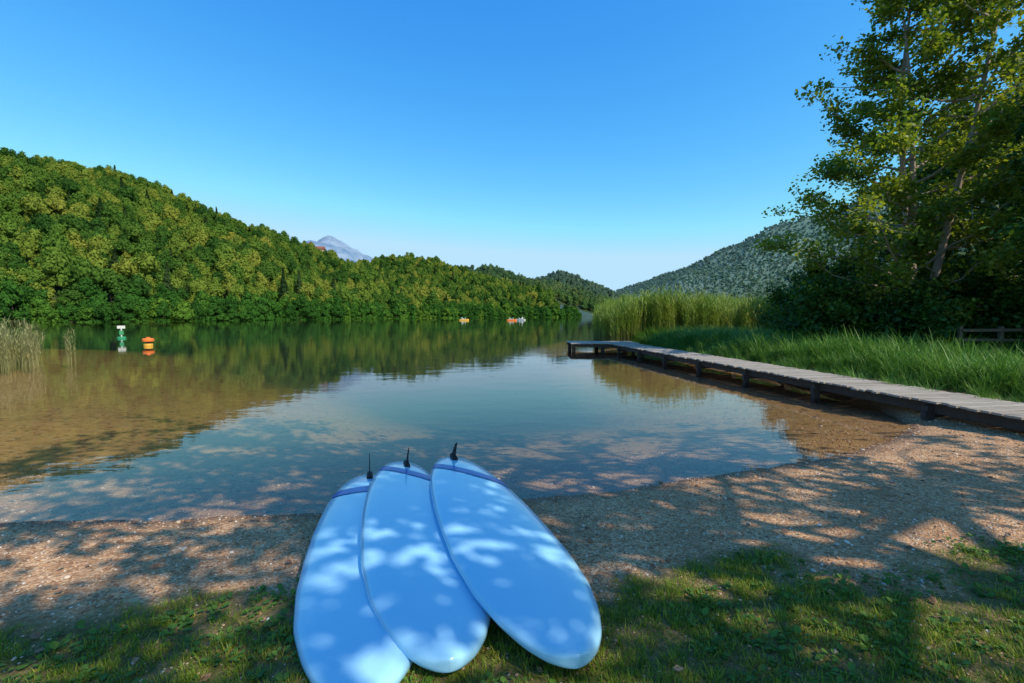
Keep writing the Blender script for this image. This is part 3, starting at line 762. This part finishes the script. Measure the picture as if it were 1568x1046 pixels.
def pedal_boat(loc, rot, mat):
    e = link(bpy.data.objects.new('pedal_boat', None))
    for s in (-1, 1):
        v = []; f = []; st = [(-1.6,.12,.25),(-1.5,.22,.38),(-.8,.27,.42),(.6,.27,.42),(1.3,.18,.48),(1.75,.03,.55)]
        for x_, w, h in st: v += [(x_, s*.6-w, h), (x_, s*.6-w*.8, -.1), (x_, s*.6+w*.8, -.1), (x_, s*.6+w, h)]
        for i in range(len(st)-1):
            for k in range(4): f.append([i*4+k, i*4+(k+1) % 4, i*4+4+(k+1) % 4, i*4+4+k])
        f += [[3,2,1,0], [20,21,22,23]]
        o = make_mesh('pontoon', v, f, [mat]); o.parent = e
    b = Boxes(); b.add((-.1,0,.43), (1,0), (0,1), 1.1, .8, .04)
    for s in (-.42, .42):
        b.add((-.3,s,.58), (1,0), (0,1), .25, .25, .09); b.add((-.6,s,.86), (1,0), (0,1), .06, .25, .28, -.02)
    b.add((.6,0,.7), (1,0), (0,1), .08, .12, .24)
    o = make_mesh('deck_and_seats', [tuple(v) for v in b.v], b.f, [M_wh]); o.parent = e
    e.location = loc; e.rotation_euler = (0, 0, rot); return e
pedal_boat((-17.0,160,0), .3, M_ye)
pedal_boat((-.2,155,0), .1, M_or)
pedal_boat((3.2,165,0), 2.8, M_wh)

# hillside house with tower
M_wall = simple_mat('plaster', (.42,.26,.17), .8); M_roof = simple_mat('roof_tiles', (.25,.09,.05), .8); M_win = simple_mat('window_glass', (.03,.03,.035), .2)
hx, hy = -160., 380.; h0 = hz(hx, hy)
e = link(bpy.data.objects.new('hillside_house', None))
b = Boxes(); b.add((0,0,4), (1,0), (0,1), 4.5, 3.5, 5); b.add((-6.32,0,6), (1,0), (0,1), 1.8, 1.8, 7)
o = make_mesh('walls', [tuple(v) for v in b.v], b.f, [M_wall]); o.parent = e
rv = [(-4.45,-3.9,9.02),(4.9,-3.9,9.02),(4.9,3.9,9.02),(-4.45,3.9,9.02),(-4.45,0,11.5),(4.9,0,11.5)]
rf = [[0,1,5,4],[2,3,4,5],[0,4,3],[1,2,5],[3,2,1,0]]
rv += [(-8.4,-2.1,13.02),(-4.2,-2.1,13.02),(-4.2,2.1,13.02),(-8.4,2.1,13.02),(-6.3,0,15.5)]; rf += [[6,7,10],[7,8,10],[8,9,10],[9,6,10],[9,8,7,6]]
o = make_mesh('roof', rv, rf, [M_roof]); o.parent = e
b = Boxes()
for wx in (-2.8, 0, 2.8):
    for wz in (3, 6.5): b.add((wx,-3.52,wz), (1,0), (0,1), .5, .05, .8)
o = make_mesh('windows', [tuple(v) for v in b.v], b.f, [M_win]); o.parent = e
e.location = (hx, hy, h0+4.0)

# ------------------------------------------------------------------ light, sky, camera
el = math.radians(47); azx, azy = .80, -.60
nrm = math.hypot(azx, azy); az = math.atan2(azx, azy)
w = bpy.data.worlds.new('World'); scene.world = w; w.use_nodes = True
nt = w.node_tree; nt.nodes.clear()
sky = nt.nodes.new('ShaderNodeTexSky'); sky.sky_type = 'NISHITA'; sky.sun_disc = False
sky.sun_elevation = el; sky.sun_rotation = az; sky.altitude = 400; sky.air_density = 1.0; sky.dust_density = .6; sky.ozone_density = 2.5
sp = nt.nodes.new('ShaderNodeSeparateColor'); cb = nt.nodes.new('ShaderNodeCombineColor')
nt.links.new(sky.outputs[0], sp.inputs[0])
for i, (g_, k_, mx_) in enumerate([(1.9, .40, 3.3), (1.04, 1.36, 5.2), (.42, 3.75, 6.7)]):
    pw = nt.nodes.new('ShaderNodeMath'); pw.operation = 'POWER'; pw.inputs[1].default_value = g_
    ml = nt.nodes.new('ShaderNodeMath'); ml.operation = 'MULTIPLY'; ml.inputs[1].default_value = k_
    mn = nt.nodes.new('ShaderNodeMath'); mn.operation = 'MINIMUM'; mn.inputs[1].default_value = mx_
    nt.links.new(sp.outputs[i], pw.inputs[0]); nt.links.new(pw.outputs[0], ml.inputs[0]); nt.links.new(ml.outputs[0], mn.inputs[0]); nt.links.new(mn.outputs[0], cb.inputs[i])
bg = nt.nodes.new('ShaderNodeBackground'); bg.inputs[1].default_value = .15
wo = nt.nodes.new('ShaderNodeOutputWorld')
nt.links.new(cb.outputs[0], bg.inputs[0]); nt.links.new(bg.outputs[0], wo.inputs[0])
sl = bpy.data.lights.new('sun', 'SUN'); sl.energy = 5.0; sl.angle = math.radians(.5); sl.color = (1, .91, .75)
so = link(bpy.data.objects.new('sun', sl))
dirv = Vector((math.cos(el)*azx/nrm, math.cos(el)*azy/nrm, math.sin(el)))
so.rotation_euler = dirv.to_track_quat('Z', 'Y').to_euler()
cam = bpy.data.cameras.new('camera'); cam.lens = 16; cam.sensor_width = 36; cam.clip_end = 20000; cam.clip_start = .05
co = link(bpy.data.objects.new('camera', cam)); co.location = (0, 0, 1.8); co.rotation_euler = (math.radians(90-3.3), 0, 0)
scene.camera = co
scene.view_settings.view_transform = 'Standard'; scene.view_settings.look = 'None'; scene.view_settings.exposure = 0
